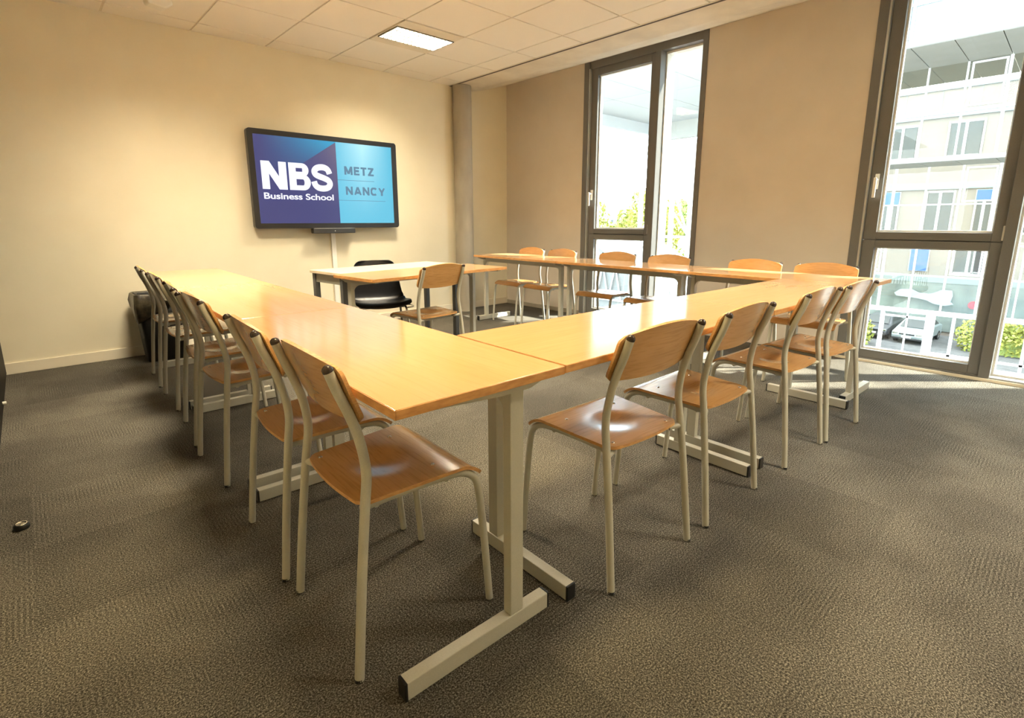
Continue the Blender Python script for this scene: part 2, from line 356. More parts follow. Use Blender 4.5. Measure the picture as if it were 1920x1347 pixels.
# ================================================================= CHAIR
def pt_on(prof, z):
    for (y0, z0), (y1, z1) in zip(prof, prof[1:]):
        if z0 <= z <= z1: return y0+(y1-y0)*(z-z0)/(z1-z0)
    return prof[-1][0]
def smooth(pts, n=4):
    P = [Vector(p) for p in pts]; out = []
    for i in range(len(P)-1):
        a, b_, c, d_ = P[max(i-1,0)], P[i], P[i+1], P[min(i+2,len(P)-1)]
        for k in range(n):
            t = k/n; out.append(.5*((2*b_)+(c-a)*t+(2*a-5*b_+4*c-d_)*t*t+(-a+3*b_-3*c+d_)*t**3))
    return out+[P[-1]]
def make_chair():
    t = empty('school_chair')
    ctrl = [(.210, 0, .003), (.203, .024, .24), (.196, .048, .44), (.191, .060, .535), (.187, .050, .62), (.186, .029, .69), (.185, .007, .746), (.184, -.011, .800)]
    for sx in (-1, 1):
        # rear leg and back upright: one bent tube
        lg = MB().tube(smooth([(sx*x, y, z) for x, y, z in ctrl]), .0122, 14).build('leg', M_metal, t)
        e = Vector((sx*.184, -.011, .800)); dz = Vector((sx*-.001, -.020, .054)).normalized()
        pts = [e-dz*.002, e+dz*.004, e+dz*.009, e+dz*.0125, e+dz*.014]
        MB().tube(pts, 0, 14, rs=[.0128, .0128, .0105, .006, .001]).build('end_cap', M_capb, lg)
        MB().lathe([(.0118, 0), (.0118, .009)], 14, (sx*.2103, -.0005, 0)).build('foot_glide', M_black, lg)
        # front leg bending into the seat rail
        P = [(sx*.196, .425, .003), (sx*.195, .408, .22), (sx*.194, .392, .37), (sx*.1915, .380, .412), (sx*.186, .352, .434), (sx*.174, .305, .438), (sx*.158, .18, .433), (sx*.152, .062, .426)]
        fl = MB().tube(smooth(P), .0112, 14).build('leg', M_metal, t)
        MB().lathe([(.0108, 0), (.0108, .009)], 14, (sx*.196, .425, 0)).build('foot_glide', M_black, fl)
        MB().tube([(sx*.150, .064, .426), (sx*.197, .046, .43)], .0095, 10).build('rail_joint', M_metal, fl)
    MB().tube([(-.153, .10, .420), (.153, .10, .420)], .009, 10).build('crossbar', M_metal, t)
    MB().tube([(-.172, .30, .428), (.172, .30, .428)], .009, 10).build('crossbar', M_metal, t)
    def seat(u, v):
        # v -1 rear .. 1 front ; u across
        y = .222+.178*v
        hw = .176+.026*(v+1)/2
        e = 1.0
        if v < -.84: q = (-.84-v)/.16; e = math.sqrt(max(0, 1-q*q*.24))
        if v > .90: q = (v-.90)/.10; e = 1-.035*q*q
        x = u*hw*e
        y += -.012*(1-u*u)*max(0, -v)
        z = .452+.006*v
        if v > .62: q = (v-.62)/.38; z -= .034*q*q
        rad = math.hypot(x/.115, (y-.185)/.105)
        if rad < 1: z -= .011*(math.cos(rad*math.pi)*.5+.5)
        return (x, y, z)
    s = MB().sheet(seat, 26, 28, .010, 1).build('seat', [M_ply, M_plye], t)
    for sx, sy in ((-.125, .285), (.125, .285), (-.14, .07), (.14, .07)):
        p = seat(sx/.19, (sy-.222)/.178)
        MB().lathe([(.0062, 0), (.005, .0022), (.001, .003)], 10, (sx, sy, p[2]+.0048)).build('screw', M_screw, s)
    prof = [(y, z) for x, y, z in ctrl]
    def back(u, v):
        hgt_t = .829-.024*u*u; hgt_b = .655+.010*u*u
        z = (hgt_t+hgt_b)/2+v*(hgt_t-hgt_b)/2
        e = 1.0; rc = .16
        if abs(v) > 1-rc*2: q = (abs(v)-(1-rc*2))/(rc*2); e = 1-.085*(1-math.sqrt(max(0, 1-q*q)))*1.1
        x = u*.203*e
        zz = min(max(z, .0), .800)
        y = pt_on(prof, zz)+.0168+.020*(u*u-.74)
        if z > .800: y += -.020*(z-.800)/.054
        return (-x, y, z)
    MB().sheet(back, 22, 12, .0095, 1).build('backrest', [M_ply, M_plye], t)
    return t
chair0 = make_chair(); index_tree(chair0)
first = [True]
def place_chair(x, y, face_deg, label, group):
    """x,y = midpoint of the rear feet ; face_deg = heading of the sitter (0 = +Y, 90 = -X, -90 = +X)"""
    o = chair0 if first[0] else copy_tree(chair0)
    first[0] = False
    o.location = (x, y, 0); o.rotation_euler = (0, 0, R(face_deg))
    tag(o, label, 'chair', group); return o
def rowrot(p, q):  # rear feet p (low y) and q (high y)
    return math.degrees(math.atan2(q[0]-p[0], q[1]-p[1]))
gL = 'plywood chairs along the left table row'
for x, y, a, lb in [(-1.403, -4.058, -92.1, 'plywood chair nearest the camera at the left table row, beside the row end'),
      (-1.395, -3.553, -93.5, 'second plywood chair from the camera at the left table row'),
      (-1.378, -2.769, -88.6, 'third plywood chair from the camera at the left table row'),
      (-1.352, -2.217, -94.8, 'fourth plywood chair from the camera at the left row, turned slightly askew'),
      (-1.322, -1.560, -90.9, 'fifth plywood chair from the camera at the left table row'),
      (-1.302, -.944, -93.0, 'farthest plywood chair of the left row, beside the black bin')]:
    place_chair(x, y, a, lb, gL)
gM = 'plywood chairs on the camera side of the middle table row'
for x, y, a, lb in [(-.488, -4.520, -3.2, 'nearest plywood chair right of the table corner, window glare on its dished seat'),
      (.060, -4.540, -.8, 'second plywood chair from the left at the middle table row, seat half glaring white'),
      (.768, -4.572, -2.9, 'third plywood chair from the left at the middle table row'),
      (1.232, -4.610, -4.4, 'plywood chair at the right end of the middle table row, near the big window')]:
    place_chair(x, y, a, lb, gM)
gW = 'plywood chairs behind the window side table row'
EF = [(2.405, -1.085, 87, 'plywood chair at the far end of the window side row, nearest the concrete column'),
      (2.39, -1.565, 87, 'second plywood chair from the concrete column in the window side row'),
      (2.36, -2.305, 92, 'plywood chair with glaring white seat before the sash of the far window'),
      (2.325, -2.885, 90, 'plywood chair before the right edge of the far window'),
      (2.30, -3.645, 90, 'bright orange backed plywood chair before the bare wall between the windows'),
      (2.285, -4.145, 90, 'bright orange backed plywood chair at the near end of the window side row')]
for x, y, a, lb in EF: place_chair(x, y, a, lb, gW)
place_chair(.305, -2.272, 5, 'plywood chair facing the front desks, its back turned to the table square', 'plywood chair at the front desks')

# ================================================================= TABLES
def make_table(Ln, wd=.50):
    t = empty('cantilever_table')
    hx, hy = Ln/2, wd/2
    tp = MB(); tp.box((-hx+.0015, -hy+.0015, .7285), (hx-.0015, hy-.0015, .75)); tp.cur = 1
    for a, c in (((-hx, -hy, .7275), (hx, -hy+.002, .7488)), ((-hx, hy-.002, .7275), (hx, hy, .7488)), ((-hx, -hy+.002, .7275), (-hx+.002, hy-.002, .7488)), ((hx-.002, -hy+.002, .7275), (hx, hy-.002, .7488))): tp.box(a, c)
    tp.build('tabletop', [M_top, M_edge], t, bevel=.0012)
    for sx in (-1, 1):
        fx = sx*(hx-.055)
        f = MB().box((fx-.0175, -.235, .004), (fx+.0175, .235, .052)).build('foot', M_metal, t, bevel=.002)
        for sy in (-1, 1): MB().box((fx-.0180, sy*.2355-.004, .002), (fx+.0180, sy*.2355+.004, .0525)).build('end_cap', M_black, f, bevel=.002)
        MB().box((fx-.0155, .093, .052), (fx+.0155, .138, .700)).build('post', M_metal, t, bevel=.002)
        br = MB().prism([(-hy+.035, .716), (-hy+.035, .7265), (hy-.03, .7265), (hy-.03, .716), (.16, .698), (.06, .698)], 0, fx-.0155, fx+.0155); br.build('top_bracket', M_metal, t)
    a = hx-.055-.0155
    def gus(s):
        pts = [(s*a, .60)]
        for k in range(7):
            q = k/6*math.pi/2; pts.append((s*(a-.045*(1-math.cos(q))), .63+.045*math.sin(q)))
        return pts
    # horizontal rail with rounded gussets at both posts
    poly = [(-a, .726), (-a, .625)]+[(-a+.05-.05*math.cos(q*math.pi/12), .625+.05*math.sin(q*math.pi/12)) for q in range(1, 7)]
    poly += [(a-.05+.05*math.cos(q*math.pi/12), .625+.05*math.sin(q*math.pi/12)) for q in range(6, -1, -1)]+[(a, .726)]
    MB().prism(poly[::-1], 1, .101, .131).build('frame_rail', M_metal, t)
    return t
TH = R(-1.95); O = Vector((-1.373, -4.442, 0)); EX = Vector((math.cos(TH), math.sin(TH), 0)); EY = Vector((-math.sin(TH), math.cos(TH), 0))
tabs = {}
def place_table(lx, ly, Ln, extra, label, group):
    """lx,ly centre in the frame of the U"""
    k = Ln
    if k not in tabs: tabs[k] = make_table(Ln); index_tree(tabs[k]); o = tabs[k]
    else: o = copy_tree(tabs[k])
    p = O+EX*lx+EY*ly; o.location = p; o.rotation_euler = (0, 0, TH+R(extra)); tag(o, label, 'table', group); return o
g1 = 'beech tables of the left row'
place_table(.25, .65, 1.297, -90, 'beech topped table nearest the camera in the left row, its corner pointing at us', g1)
place_table(.25, 1.95, 1.297, -90, 'middle beech topped table of the left row', g1)
place_table(.25, 3.25, 1.297, -90, 'far beech topped table of the left row, closest to the wall screen', g1)
g2 = 'beech tables of the middle row'
place_table(.505+.644, .255, 1.284, 0, 'beech topped table with bluish window glare, butted against the left row', g2)
place_table(1.797+.642, .255, 1.284, 0, 'beech topped table at the right end of the middle row, behind three chair backs', g2)
g3 = 'beech tables of the window side row'
place_table(3.34, .632, 1.232, 90, 'beech topped table at the near end of the window side row', g3)
place_table(3.34, 1.90, 1.297, 90, 'middle beech topped table of the window side row, in front of the far window', g3)
place_table(3.34, 3.20, 1.297, 90, 'beech topped table of the window side row nearest the concrete column', g3)
# front desks
o = copy_tree(tabs[1.297]); o.location = (.392, -1.925, 0); o.rotation_euler = (0, 0, R(4.8)); tag(o, 'beech topped desk standing free before the wall screen, plywood chair at it', 'desk')
t = empty('four_leg_desk', (.355, -1.425, 0), R(4.8))
tp = MB(); tp.box((-.585, -.235, .728), (.585, .235, .75)); tp.build('tabletop', M_topw, t, bevel=.002)
ap = MB()
ap.box((-.55, -.215, .658), (.55, -.195, .728)); ap.box((-.55, .195, .658), (.55, .215, .728)); ap.box((-.56, -.195, .658), (-.54, .195, .728)); ap.box((.54, -.195, .658), (.56, .195, .728))
ap.build('apron', M_metal, t)
for sx in (-1, 1):
    for sy in (-1, 1):
        lg = MB().box((sx*.55-.02, sy*.205-.02, .03), (sx*.55+.02, sy*.205+.02, .728)).build('leg', M_dmetal, t, bevel=.002)
        MB().lathe([(.026, 0), (.028, .012), (.022, .034)], 14, (sx*.55, sy*.205, 0)).build('foot', M_black, lg)
tag(t, 'pale topped desk with dark square legs, pushed behind the free standing beech desk', 'desk')

# ================================================================= BLACK SHELL CHAIR
t = empty('shell_chair', (.34, -1.27, 0), R(160))
prof = [(.215, .405), (.205, .428), (.17, .440), (.08, .432), (-.02, .420), (-.11, .418), (-.165, .435), (-.20, .48), (-.222, .56), (-.243, .65), (-.260, .74), (-.268, .778)]
def shell(u, v):
    f = (v+1)/2*(len(prof)-1); i = min(int(f), len(prof)-2); q = f-i
    y = prof[i][0]*(1-q)+prof[i+1][0]*q; z = prof[i][1]*(1-q)+prof[i+1][1]*q
    s = (v+1)/2
    hw = .232 if s < .6 else .232-.062*(s-.6)/.4
    if s > .86: q = (s-.86)/.14; hw *= math.sqrt(max(0.0, 1-.45*q*q))
    if s < .08: q = (.08-s)/.08; hw *= 1-.10*q*q
    bend = .030*abs(u)**2.5
    if s < .5: z += bend
    else: y += bend*1.2; z += 0
    if .4 < s < .65: z += .012*abs(u)**2
    return (-u*hw, y, z)
smp = smooth([(0, a, b_) for a, b_ in prof], 3)
prof = [(p.y, p.z) for p in smp]
MB().sheet(shell, 20, 40, .006).build('seat_shell', M_shell, t)
for sx in (-1, 1):
    P = [(sx*.235, .20, .008), (sx*.205, .165, .30), (sx*.195, .15, .385), (sx*.19, .12, .402), (sx*.185, 0, .398), (sx*.19, -.12, .395), (sx*.20, -.155, .37), (sx*.215, -.19, .2), (sx*.225, -.215, .008)]
    fr = MB().tube(smooth(P), .010, 12).build('leg_frame', M_chrome, t)
    MB().tube(smooth([(sx*.20, .10, .385), (sx*.255, .10, .392), (sx*.275, .06, .392), (sx*.275, -.02, .39), (sx*.255, -.06, .388), (sx*.20, -.06, .385)]), .0055, 10).build('linking_hook', M_chrome, fr)
for y_ in (.06, -.09): MB().tube([(-.19, y_, .395), (.19, y_, .395)], .009, 10).build('crossbar', M_chrome, t)
tag(t, 'black plastic shell chair on chrome legs, behind the front desks', 'chair')

# ================================================================= WALL SCREEN
TVX0, TVX1, TVZ0, TVZ1 = -.266, 1.262, 1.058, 1.957; F = -.10
t = empty('wall_display', ((TVX0+TVX1)/2, -.02, (TVZ0+TVZ1)/2))
ox, oy, oz = t.location
M_bez = mat('black_display_bezel', (.012, .011, .011), .28)
def rrect(x0, x1, z0, z1, r, n=6):
    pts = []
    for cx, cz, a0 in ((x1-r, z1-r, 0), (x0+r, z1-r, 90), (x0+r, z0+r, 180), (x1-r, z0+r, 270)):
        for k in range(n+1):
            a = R(a0+90*k/n); pts.append((cx+r*math.cos(a), cz+r*math.sin(a)))
    return pts
hx, hz = (TVX1-TVX0)/2, (TVZ1-TVZ0)/2
sx0, sx1, sz0, sz1 = -.215-ox, 1.203-ox, 1.107-oz, 1.909-oz
cs = MB()
outer = rrect(-hx, hx, -hz, hz, .028); n = len(outer)
inner = []
for (x, z) in outer:
    inner.append((min(max(x, sx0), sx1), min(max(z, sz0), sz1)))
yf, yb = F-oy, -.045-oy+.0
vs = [(x, yf, z) for x, z in outer]+[(x, yf, z) for x, z in inner]+[(x, yb, z) for x, z in outer]+[(x, yf+.006, z) for x, z in inner]
fs = []
for i in range(n):
    j = (i+1) % n
    fs += [(i, j, n+j, n+i), (2*n+i, 2*n+j, j, i), (n+i, n+j, 3*n+j, 3*n+i)]
fs.append(tuple(range(2*n, 3*n)))
cs.add(vs, fs); cs.build('casing', M_bez, t)
MB().box((-.35, -.025, -.2), (.35, .018, .2)).build('wall_bracket', M_black, t)
M_scr = bpy.data.materials.new('display_image'); M_scr.use_nodes = True
Mx = M_scr; Mx.node_tree.nodes.clear()
out = N(Mx, 'ShaderNodeOutputMaterial'); tcn = N(Mx, 'ShaderNodeTexCoord'); sp = N(Mx, 'ShaderNodeSeparateXYZ'); L(Mx, tcn.outputs['Object'], sp.inputs[0])
def MA(op, a, b=None, c=None, clamp=False):
    n = N(Mx, 'ShaderNodeMath', operation=op); n.use_clamp = clamp
    for k, q in enumerate((a, b, c)):
        if q is None: continue
        if isinstance(q, (int, float)): n.inputs[k].default_value = q
        else: L(Mx, q, n.inputs[k])
    return n.outputs[0]
def MIX(f, a, b):
    n = N(Mx, 'ShaderNodeMixRGB')
    if isinstance(f, (int, float)): n.inputs[0].default_value = f
    else: L(Mx, f, n.inputs[0])
    for k, q in ((1, a), (2, b)):
        if isinstance(q, tuple): n.inputs[k].default_value = (*q, 1)
        else: L(Mx, q, n.inputs[k])
    return n.outputs[0]
X, Z = sp.outputs['X'], sp.outputs['Z']
spx = .571-ox
navy, purp, cyan, sky, teal = (.033, .034, .105), (.085, .07, .115), (.017, .215, .36), (.07, .29, .40), (.26, .47, .52)
gx = MA('MULTIPLY_ADD', X, 1/.75, -(-.18-ox)/.75, True); gz = MA('MULTIPLY_ADD', Z, 1/.36, -(1.56-oz)/.36, True)
gg = MA('MULTIPLY', MA('POWER', gx, 1.2), gz, clamp=True)
upc = MIX(gg, navy, cyan)
lowc = MIX(MA('MULTIPLY', MA('POWER', gx, 3.0), MA('MULTIPLY_ADD', Z, 1/.6, -(1.25-oz)/.6, True)), navy, purp)
line = MA('SUBTRACT', Z, MA('MULTIPLY_ADD', X, .649, (1.904-oz)-.649*spx))
leftc = MIX(MA('GREATER_THAN', line, 0), lowc, upc)
rz = MA('MULTIPLY_ADD', Z, 1/.8, -(1.107-oz)/.8, True)
hl = MA('MULTIPLY', MA('SUBTRACT', 1.0, MA('MULTIPLY', MA('ABSOLUTE', MA('SUBTRACT', X, .86-ox)), 3.2), None, True), MA('POWER', rz, 1.4))  # pale reflection on the screen glass, painted into the slide
rightc = MIX(hl, sky, teal)
allc = MIX(MA('GREATER_THAN', X, spx), leftc, rightc)
em = N(Mx, 'ShaderNodeEmission'); L(Mx, allc, em.inputs[0]); em.inputs[1].default_value = .82
gl = N(Mx, 'ShaderNodeBsdfGlossy'); gl.inputs['Roughness'].default_value = .25; gl.inputs[0].default_value = (.03, .03, .03, 1)
ash = N(Mx, 'ShaderNodeAddShader'); L(Mx, em.outputs[0], ash.inputs[0]); L(Mx, gl.outputs[0], ash.inputs[1]); L(Mx, ash.outputs[0], out.inputs[0])
scr = MB().box((sx0, yf+.003, sz0), (sx1, yf+.006, sz1)).build('screen', M_scr, t)
def emat(name, c, s=1.0):
    M = bpy.data.materials.new(name); M.use_nodes = True; M.node_tree.nodes.clear()
    o = N(M, 'ShaderNodeOutputMaterial'); e = N(M, 'ShaderNodeEmission'); e.inputs[0].default_value = (*c, 1); e.inputs[1].default_value = s; L(M, e.outputs[0], o.inputs[0]); return M
M_tw = emat('screen_text_white', (.47, .47, .52)); M_tg = emat('screen_text_grey', (.068, .12, .165))
def text_mesh(txt, x0, x1, z0, z1, bold, m, space=1.0):
    """flat lettering drawn on the lit screen, fitted to its box"""
    cu = bpy.data.curves.new('lettering', 'FONT'); cu.body = txt; cu.size = 1; cu.offset = bold; cu.space_character = space; cu.resolution_u = 8
    tmp = bpy.data.objects.new('tmp', cu); col.objects.link(tmp)
    dg = bpy.context.evaluated_depsgraph_get(); me = bpy.data.meshes.new_from_object(tmp.evaluated_get(dg))
    bpy.data.objects.remove(tmp)
    xs = [v.co.x for v in me.vertices]; ys = [v.co.y for v in me.vertices]
    ax, bx, ay, by = min(xs), max(xs), min(ys), max(ys)
    for v in me.vertices:
        v.co = (x0-ox+(v.co.x-ax)/(bx-ax)*(x1-x0), yf+.0022, z0-oz+(v.co.y-ay)/(by-ay)*(z1-z0))
    me.materials.clear(); me.materials.append(m); me.name = 'lettering'
    o = bpy.data.objects.new('lettering', me); col.objects.link(o); o.parent = scr; return o
def stroke_letter(polys, m):
    mb = MB()
    for p in polys:
        n_ = len(p); mb.add([(x-ox, yf+.0022, z-oz) for x, z in p], [tuple(range(n_))])
    o = mb.build('lettering', m, scr); return o
# NBS as heavy grotesque capitals
def quad(a, b_, c, d_): return [a, b_, c, d_]
z0, z1 = 1.423, 1.678
Nl = [quad((-.168, z0), (-.100, z0), (-.100, z1), (-.168, z1)), quad((-.010, z0), (.062, z0), (.062, z1), (-.010, z1)), quad((-.168, z1), (-.092, z1), (.062, z0), (-.014, z0))]
stroke_letter(Nl, M_tw)
def arcband(cx, cz, rx, rz_, tx, tz, a0, a1, n=14):
    out_ = []
    for k in range(n):
        a, b_ = R(a0+(a1-a0)*k/n), R(a0+(a1-a0)*(k+1)/n)
        out_.append([(cx+rx*math.cos(a), cz+rz_*math.sin(a)), (cx+rx*math.cos(b_), cz+rz_*math.sin(b_)), (cx+(rx-tx)*math.cos(b_), cz+(rz_-tz)*math.sin(b_)), (cx+(rx-tx)*math.cos(a), cz+(rz_-tz)*math.sin(a))])
    return out_
zm = 1.553; Bx = .083
Bl = [quad((Bx, z0), (Bx+.068, z0), (Bx+.068, z1), (Bx, z1))]
for (za, zb, xr) in ((zm-.002, z1, .276), (z0, zm+.020, .290)):
    rz_ = (zb-za)/2; rx = rz_*1.0; cx = xr-rx; tz = .046
    Bl += [quad((Bx+.068, zb-tz), (cx, zb-tz), (cx, zb), (Bx+.068, zb)), quad((Bx+.068, za), (cx, za), (cx, za+tz), (Bx+.068, za+tz))]
    Bl += arcband(cx, (za+zb)/2, rx, rz_, .062, tz, 90, -90)
stroke_letter(Bl, M_tw)
def stroke(path, x0, x1, z0, z1, th):
    """thick band following a centre line given in the unit box"""
    P = [Vector((x0+p[0]*(x1-x0), 0, z0+p[1]*(z1-z0))) for p in path]; out_ = []
    nrm = []
    for k in range(len(P)):
        a = (P[min(k+1, len(P)-1)]-P[max(k-1, 0)]).normalized(); nrm.append(Vector((-a.z, 0, a.x))*th/2)
    for k in range(len(P)-1):
        q = [P[k]+nrm[k], P[k+1]+nrm[k+1], P[k+1]-nrm[k+1], P[k]-nrm[k]]; out_.append([(v.x, v.z) for v in q])
    return out_
sp_ = [(.87, .66), (.80, .80), (.66, .875), (.48, .89), (.28, .85), (.155, .74), (.20, .62), (.36, .555), (.60, .49), (.80, .41), (.865, .28), (.76, .155), (.55, .11), (.32, .13), (.17, .22), (.11, .36)]
sp_ = [(p.x, p.y) for p in smooth([(a, b_, 0) for a, b_ in sp_], 4)]
stroke_letter(stroke(sp_, .300, .516, z0-.004, z1+.004, .058), M_tw)
GL = {'M': ([[(.11, 0), (.11, 1)], [(.89, 0), (.89, 1)], [(.15, .96), (.5, .12)], [(.85, .96), (.5, .12)]], 1.05),
      'E': ([[(.14, 0), (.14, 1)], [(.0, .92), (1, .92)], [(.0, .51), (.92, .51)], [(.0, .08), (1, .08)]], .72),
      'T': ([[(.5, 0), (.5, 1)], [(0, .92), (1, .92)]], .78),
      'Z': ([[(.02, .92), (1, .92)], [(0, .08), (1, .08)], [(.86, .92), (.14, .08)]], .78),
      'N': ([[(.12, 0), (.12, 1)], [(.88, 0), (.88, 1)], [(.14, .95), (.86, .05)]], .88),
      'A': ([[(.09, 0), (.5, .97)], [(.91, 0), (.5, .97)], [(.22, .29), (.78, .29)]], .95),
      'Y': ([[(.09, 1), (.5, .42)], [(.91, 1), (.5, .42)], [(.5, .5), (.5, 0)]], .90),
      'C': ([[(.5+.41*math.cos(R(a)), .5+.42*math.sin(R(a))) for a in range(38, 323, 12)]], .90)}
def word(txt, x0, x1, z0, z1, th):
    gap = .17; tot = sum(GL[c][1] for c in txt)+gap*(len(txt)-1); k = (x1-x0)/tot; x = x0
    for c in txt:
        wd = GL[c][1]*k; ps = []
        for st in GL[c][0]: ps += stroke(st, x, x+wd, z0, z1, th)
        # keep every stroke inside the letter box
        ps = [[(min(max(px_, x), x+wd), min(max(pz_, z0), z1)) for px_, pz_ in q] for q in ps]
        stroke_letter(ps, M_tg); x += wd+gap*k
word('METZ', .648, .980, 1.596, 1.680, .023)
word('NANCY', .652, 1.105, 1.395, 1.479, .023)
text_mesh('Business School', -.163, .515, 1.333, 1.392, .02, M_tw, .98)
for (xa, xb, zz) in ((.571, .982, 1.541), (.571, 1.106, 1.338)):
    MB().box((xa-ox, yf+.0022, zz-.002-oz), (xb-ox, yf+.003, zz+.002-oz)).build('rule_line', M_tg, scr)
tag(t, 'large wall-mounted display in a black frame showing a blue business school slide', 'screen')
# camera bar under the display
t = empty('conference_bar', (.487, -.105, 1.030))
MB().prism(rrect(-.223, .223, -.024, .024, .008), 1, -.035, .03).build('bar_body', mat('graphite_bar', (.03, .028, .025), .3), t, bevel=.003)
MB().box((-.215, -.032, .0241), (.215, .028, .0262)).build('top_edge', M_alul, t)
MB().lathe([(.005, -.0375), (.004, -.036)], 12, (0, 0, 0), 'y').build('lens', M_alul, t)
MB().box((-.03, .0301, -.015), (.03, .104, .015)).build('mount', M_black, t)
tag(t, 'slim black camera bar under the wall display', 'camera bar')
t = MB().box((.494, -.022, .086), (.541, -.0005, 1.056)).build('cable_trunking', M_trunk, bevel=.002)
tag(t, 'cream vertical cable trunking running down the wall under the display', 'cable trunking')
t = empty('wall_socket', (.60, -.016, .155)); MB().box((-.05, 0, -.045), (.12, .0155, .045)).build('socket_box', M_white, t, bevel=.004)
MB().lathe([(.022, -.0016), (.020, 0.0)], 16, (0, 0, 0), 'y').build('socket_face', M_white, t)
tag(t, 'white double socket low on the wall behind the desk legs', 'socket')
c_ = MB().tube(smooth([(.565, -.022, .15), (.53, -.05, .12), (.49, -.06, .05), (.46, -.07, .008), (.40, -.12, .006)]), .004, 8).build('power_cable', M_black)
tag(c_, 'thin black cable dropping from the wall socket to the floor', 'cable')

# ================================================================= WASTE BIN
t = empty('waste_bin', (-1.12, -.235, 0))
bd = MB()
def ring(hx_, hy_, z, r, n=5): return [(x, y, z) for x, y in rrect(-hx_, hx_, -hy_, hy_, r, n)]
rings = [ring(.135, .105, 0.002, .03), ring(.150, .118, .25, .035), ring(.168, .134, .55, .04)]
n = len(rings[0]); vs = sum(rings, []); fs = [tuple(range(n-1, -1, -1))]
for k in range(2): fs += [(k*n+i, k*n+(i+1)%n, (k+1)*n+(i+1)%n, (k+1)*n+i) for i in range(n)]
inn = [ring(.162, .128, .55, .038), ring(.13, .10, .012, .03)]
o_ = len(vs); vs += sum(inn, []); fs += [(2*n+i, 2*n+(i+1)%n, o_+(i+1)%n, o_+i) for i in range(n)]+[(o_+i, o_+(i+1)%n, o_+n+(i+1)%n, o_+n+i) for i in range(n)]+[tuple(range(o_+n, o_+2*n))]
bd.add(vs, fs, True); bd.build('bin_body', M_bin, t)
bg_ = MB(); rg = []
rnd = random.Random(3); base = rrect(-.168, .168, -.134, .134, .04, 5); nn = len(base)
lens = [0]*nn
for i, (x, y) in enumerate(base):
    a = math.atan2(y, x); lens[i] = .10+.045*math.sin(a*2+.6)+.03*math.sin(a*7)+(.05 if x < -.1 else 0)+(-.05 if y < -.1 and x > -.1 else 0)
for k, (off, zf, inside) in enumerate(((-.014, -.12, 1), (-.006, .0, 1), (.004, .006, 1), (.012, .0, 0), (.022, .5, 0), (.018, 1.0, 0))):
    row = []
    for i, (x, y) in enumerate(base):
        l = math.hypot(x, y); wv = .006*math.sin(i*2.3+k)+.004*math.sin(i*5.1)
        o2 = off+wv*(1 if k > 3 else .2); z = .553+(zf if inside else -lens[i]*zf)
        row.append((x*(1+o2/l), y*(1+o2/l), z))
    rg.append(row)
vs = sum(rg, []); fs = [(k*nn+i, k*nn+(i+1)%nn, (k+1)*nn+(i+1)%nn, (k+1)*nn+i) for k in range(len(rg)-1) for i in range(nn)]
bg_.add(vs, fs, True); bo = bg_.build('bin_liner', M_bag, t); sm = bo.modifiers.new('thickness', 'SOLIDIFY'); sm.thickness = .0015
tag(t, 'tall black waste bin with a dark liner folded over its rim, by the wall', 'bin')

# small door stop on the carpet
t = empty('door_stop', (-2.027, -2.795, 0)); MB().lathe([(.023, 0), (.024, .004), (.023, .016), (.019, .019)], 24).build('rubber_body', M_black, t)
MB().lathe([(.0185, .0191), (.0185, .021), (.013, .021), (.013, .0195)], 24, caps=False).lathe([(.0128, .0192), (.0001, .0197)], 24, caps=False).build('metal_ring', M_screw, t)
tag(t, 'small round black door stop with a metal ring, alone on the carpet at left', 'door stop')

# ceiling sensor
t = empty('ceiling_sensor', (-.955, -.665, H), R(8)); MB().box((-.10, -.06, -.022), (.10, .06, 0)).build('base_plate', M_white, t, bevel=.006)
MB().prism([(-.075, -.022), (-.06, -.085), (.045, -.095), (.10, -.055), (.085, -.022)], 1, -.045, .045).build('sensor_head', M_white, t, bevel=.01)
tag(t, 'angular white plastic sensor on the ceiling, cut by the top edge', 'sensor')

# ================================================================= CEILING LUMINAIRES
M_tube = mat('lamp_tube', (1, 1, 1), .5, emit=(1.0, .90, .74), estr=2.0)
M_refl = mat('louvre_aluminium', (.22, .20, .16), .5)
def make_lum():
    t = empty('recessed_luminaire')
    f = MB()
    f.box((-.297, -.297, -.006), (.297, -.155, .0075)); f.box((-.297, .155, -.006), (.297, .297, .0075))
    f.box((-.297, -.155, -.006), (-.288, .155, .0075)); f.box((.288, -.155, -.006), (.297, .155, .0075))
    f.build('housing', M_grid, t, bevel=.001)
    l = MB()
    for k in range(5): y = -.155+.31*k/4; l.box((-.288, y-.005, -.014), (.288, y+.005, .0062))
    for k in range(0, 15): x = -.2825+.565*k/14; l.box((x-.0055, -.1535, -.014), (x+.0055, .1535, .006))
    l.build('louvre', M_refl, t)
    tb = MB()
    for k in range(4):
        y = -.155+.31*(k+.5)/4; tb.box((-.286, y-.028, .0072), (.286, y+.028, .0079))
    tb.build('lamp_tube', M_tube, t)
    la = bpy.data.lights.new('lamp', 'AREA'); la.shape = 'RECTANGLE'; la.size = .57; la.size_y = .30; la.energy = LAMP_W; la.color = LAMP_COL; la.spread = R(160)
    lo_ = bpy.data.objects.new('lamp', la); col.objects.link(lo_); lo_.parent = t; lo_.location = (0, 0, .0068)
    return t
lum = make_lum(); index_tree(lum)
lb = ['lit square ceiling light with a louvre, in the tiles before the wall screen', 'louvred ceiling light above the left table row, toward the wall screen', 'louvred ceiling light above the middle of the room', 'louvred ceiling light above the near end of the left row', 'louvred ceiling light over the right rear of the room', 'louvred ceiling light over the left rear of the room']
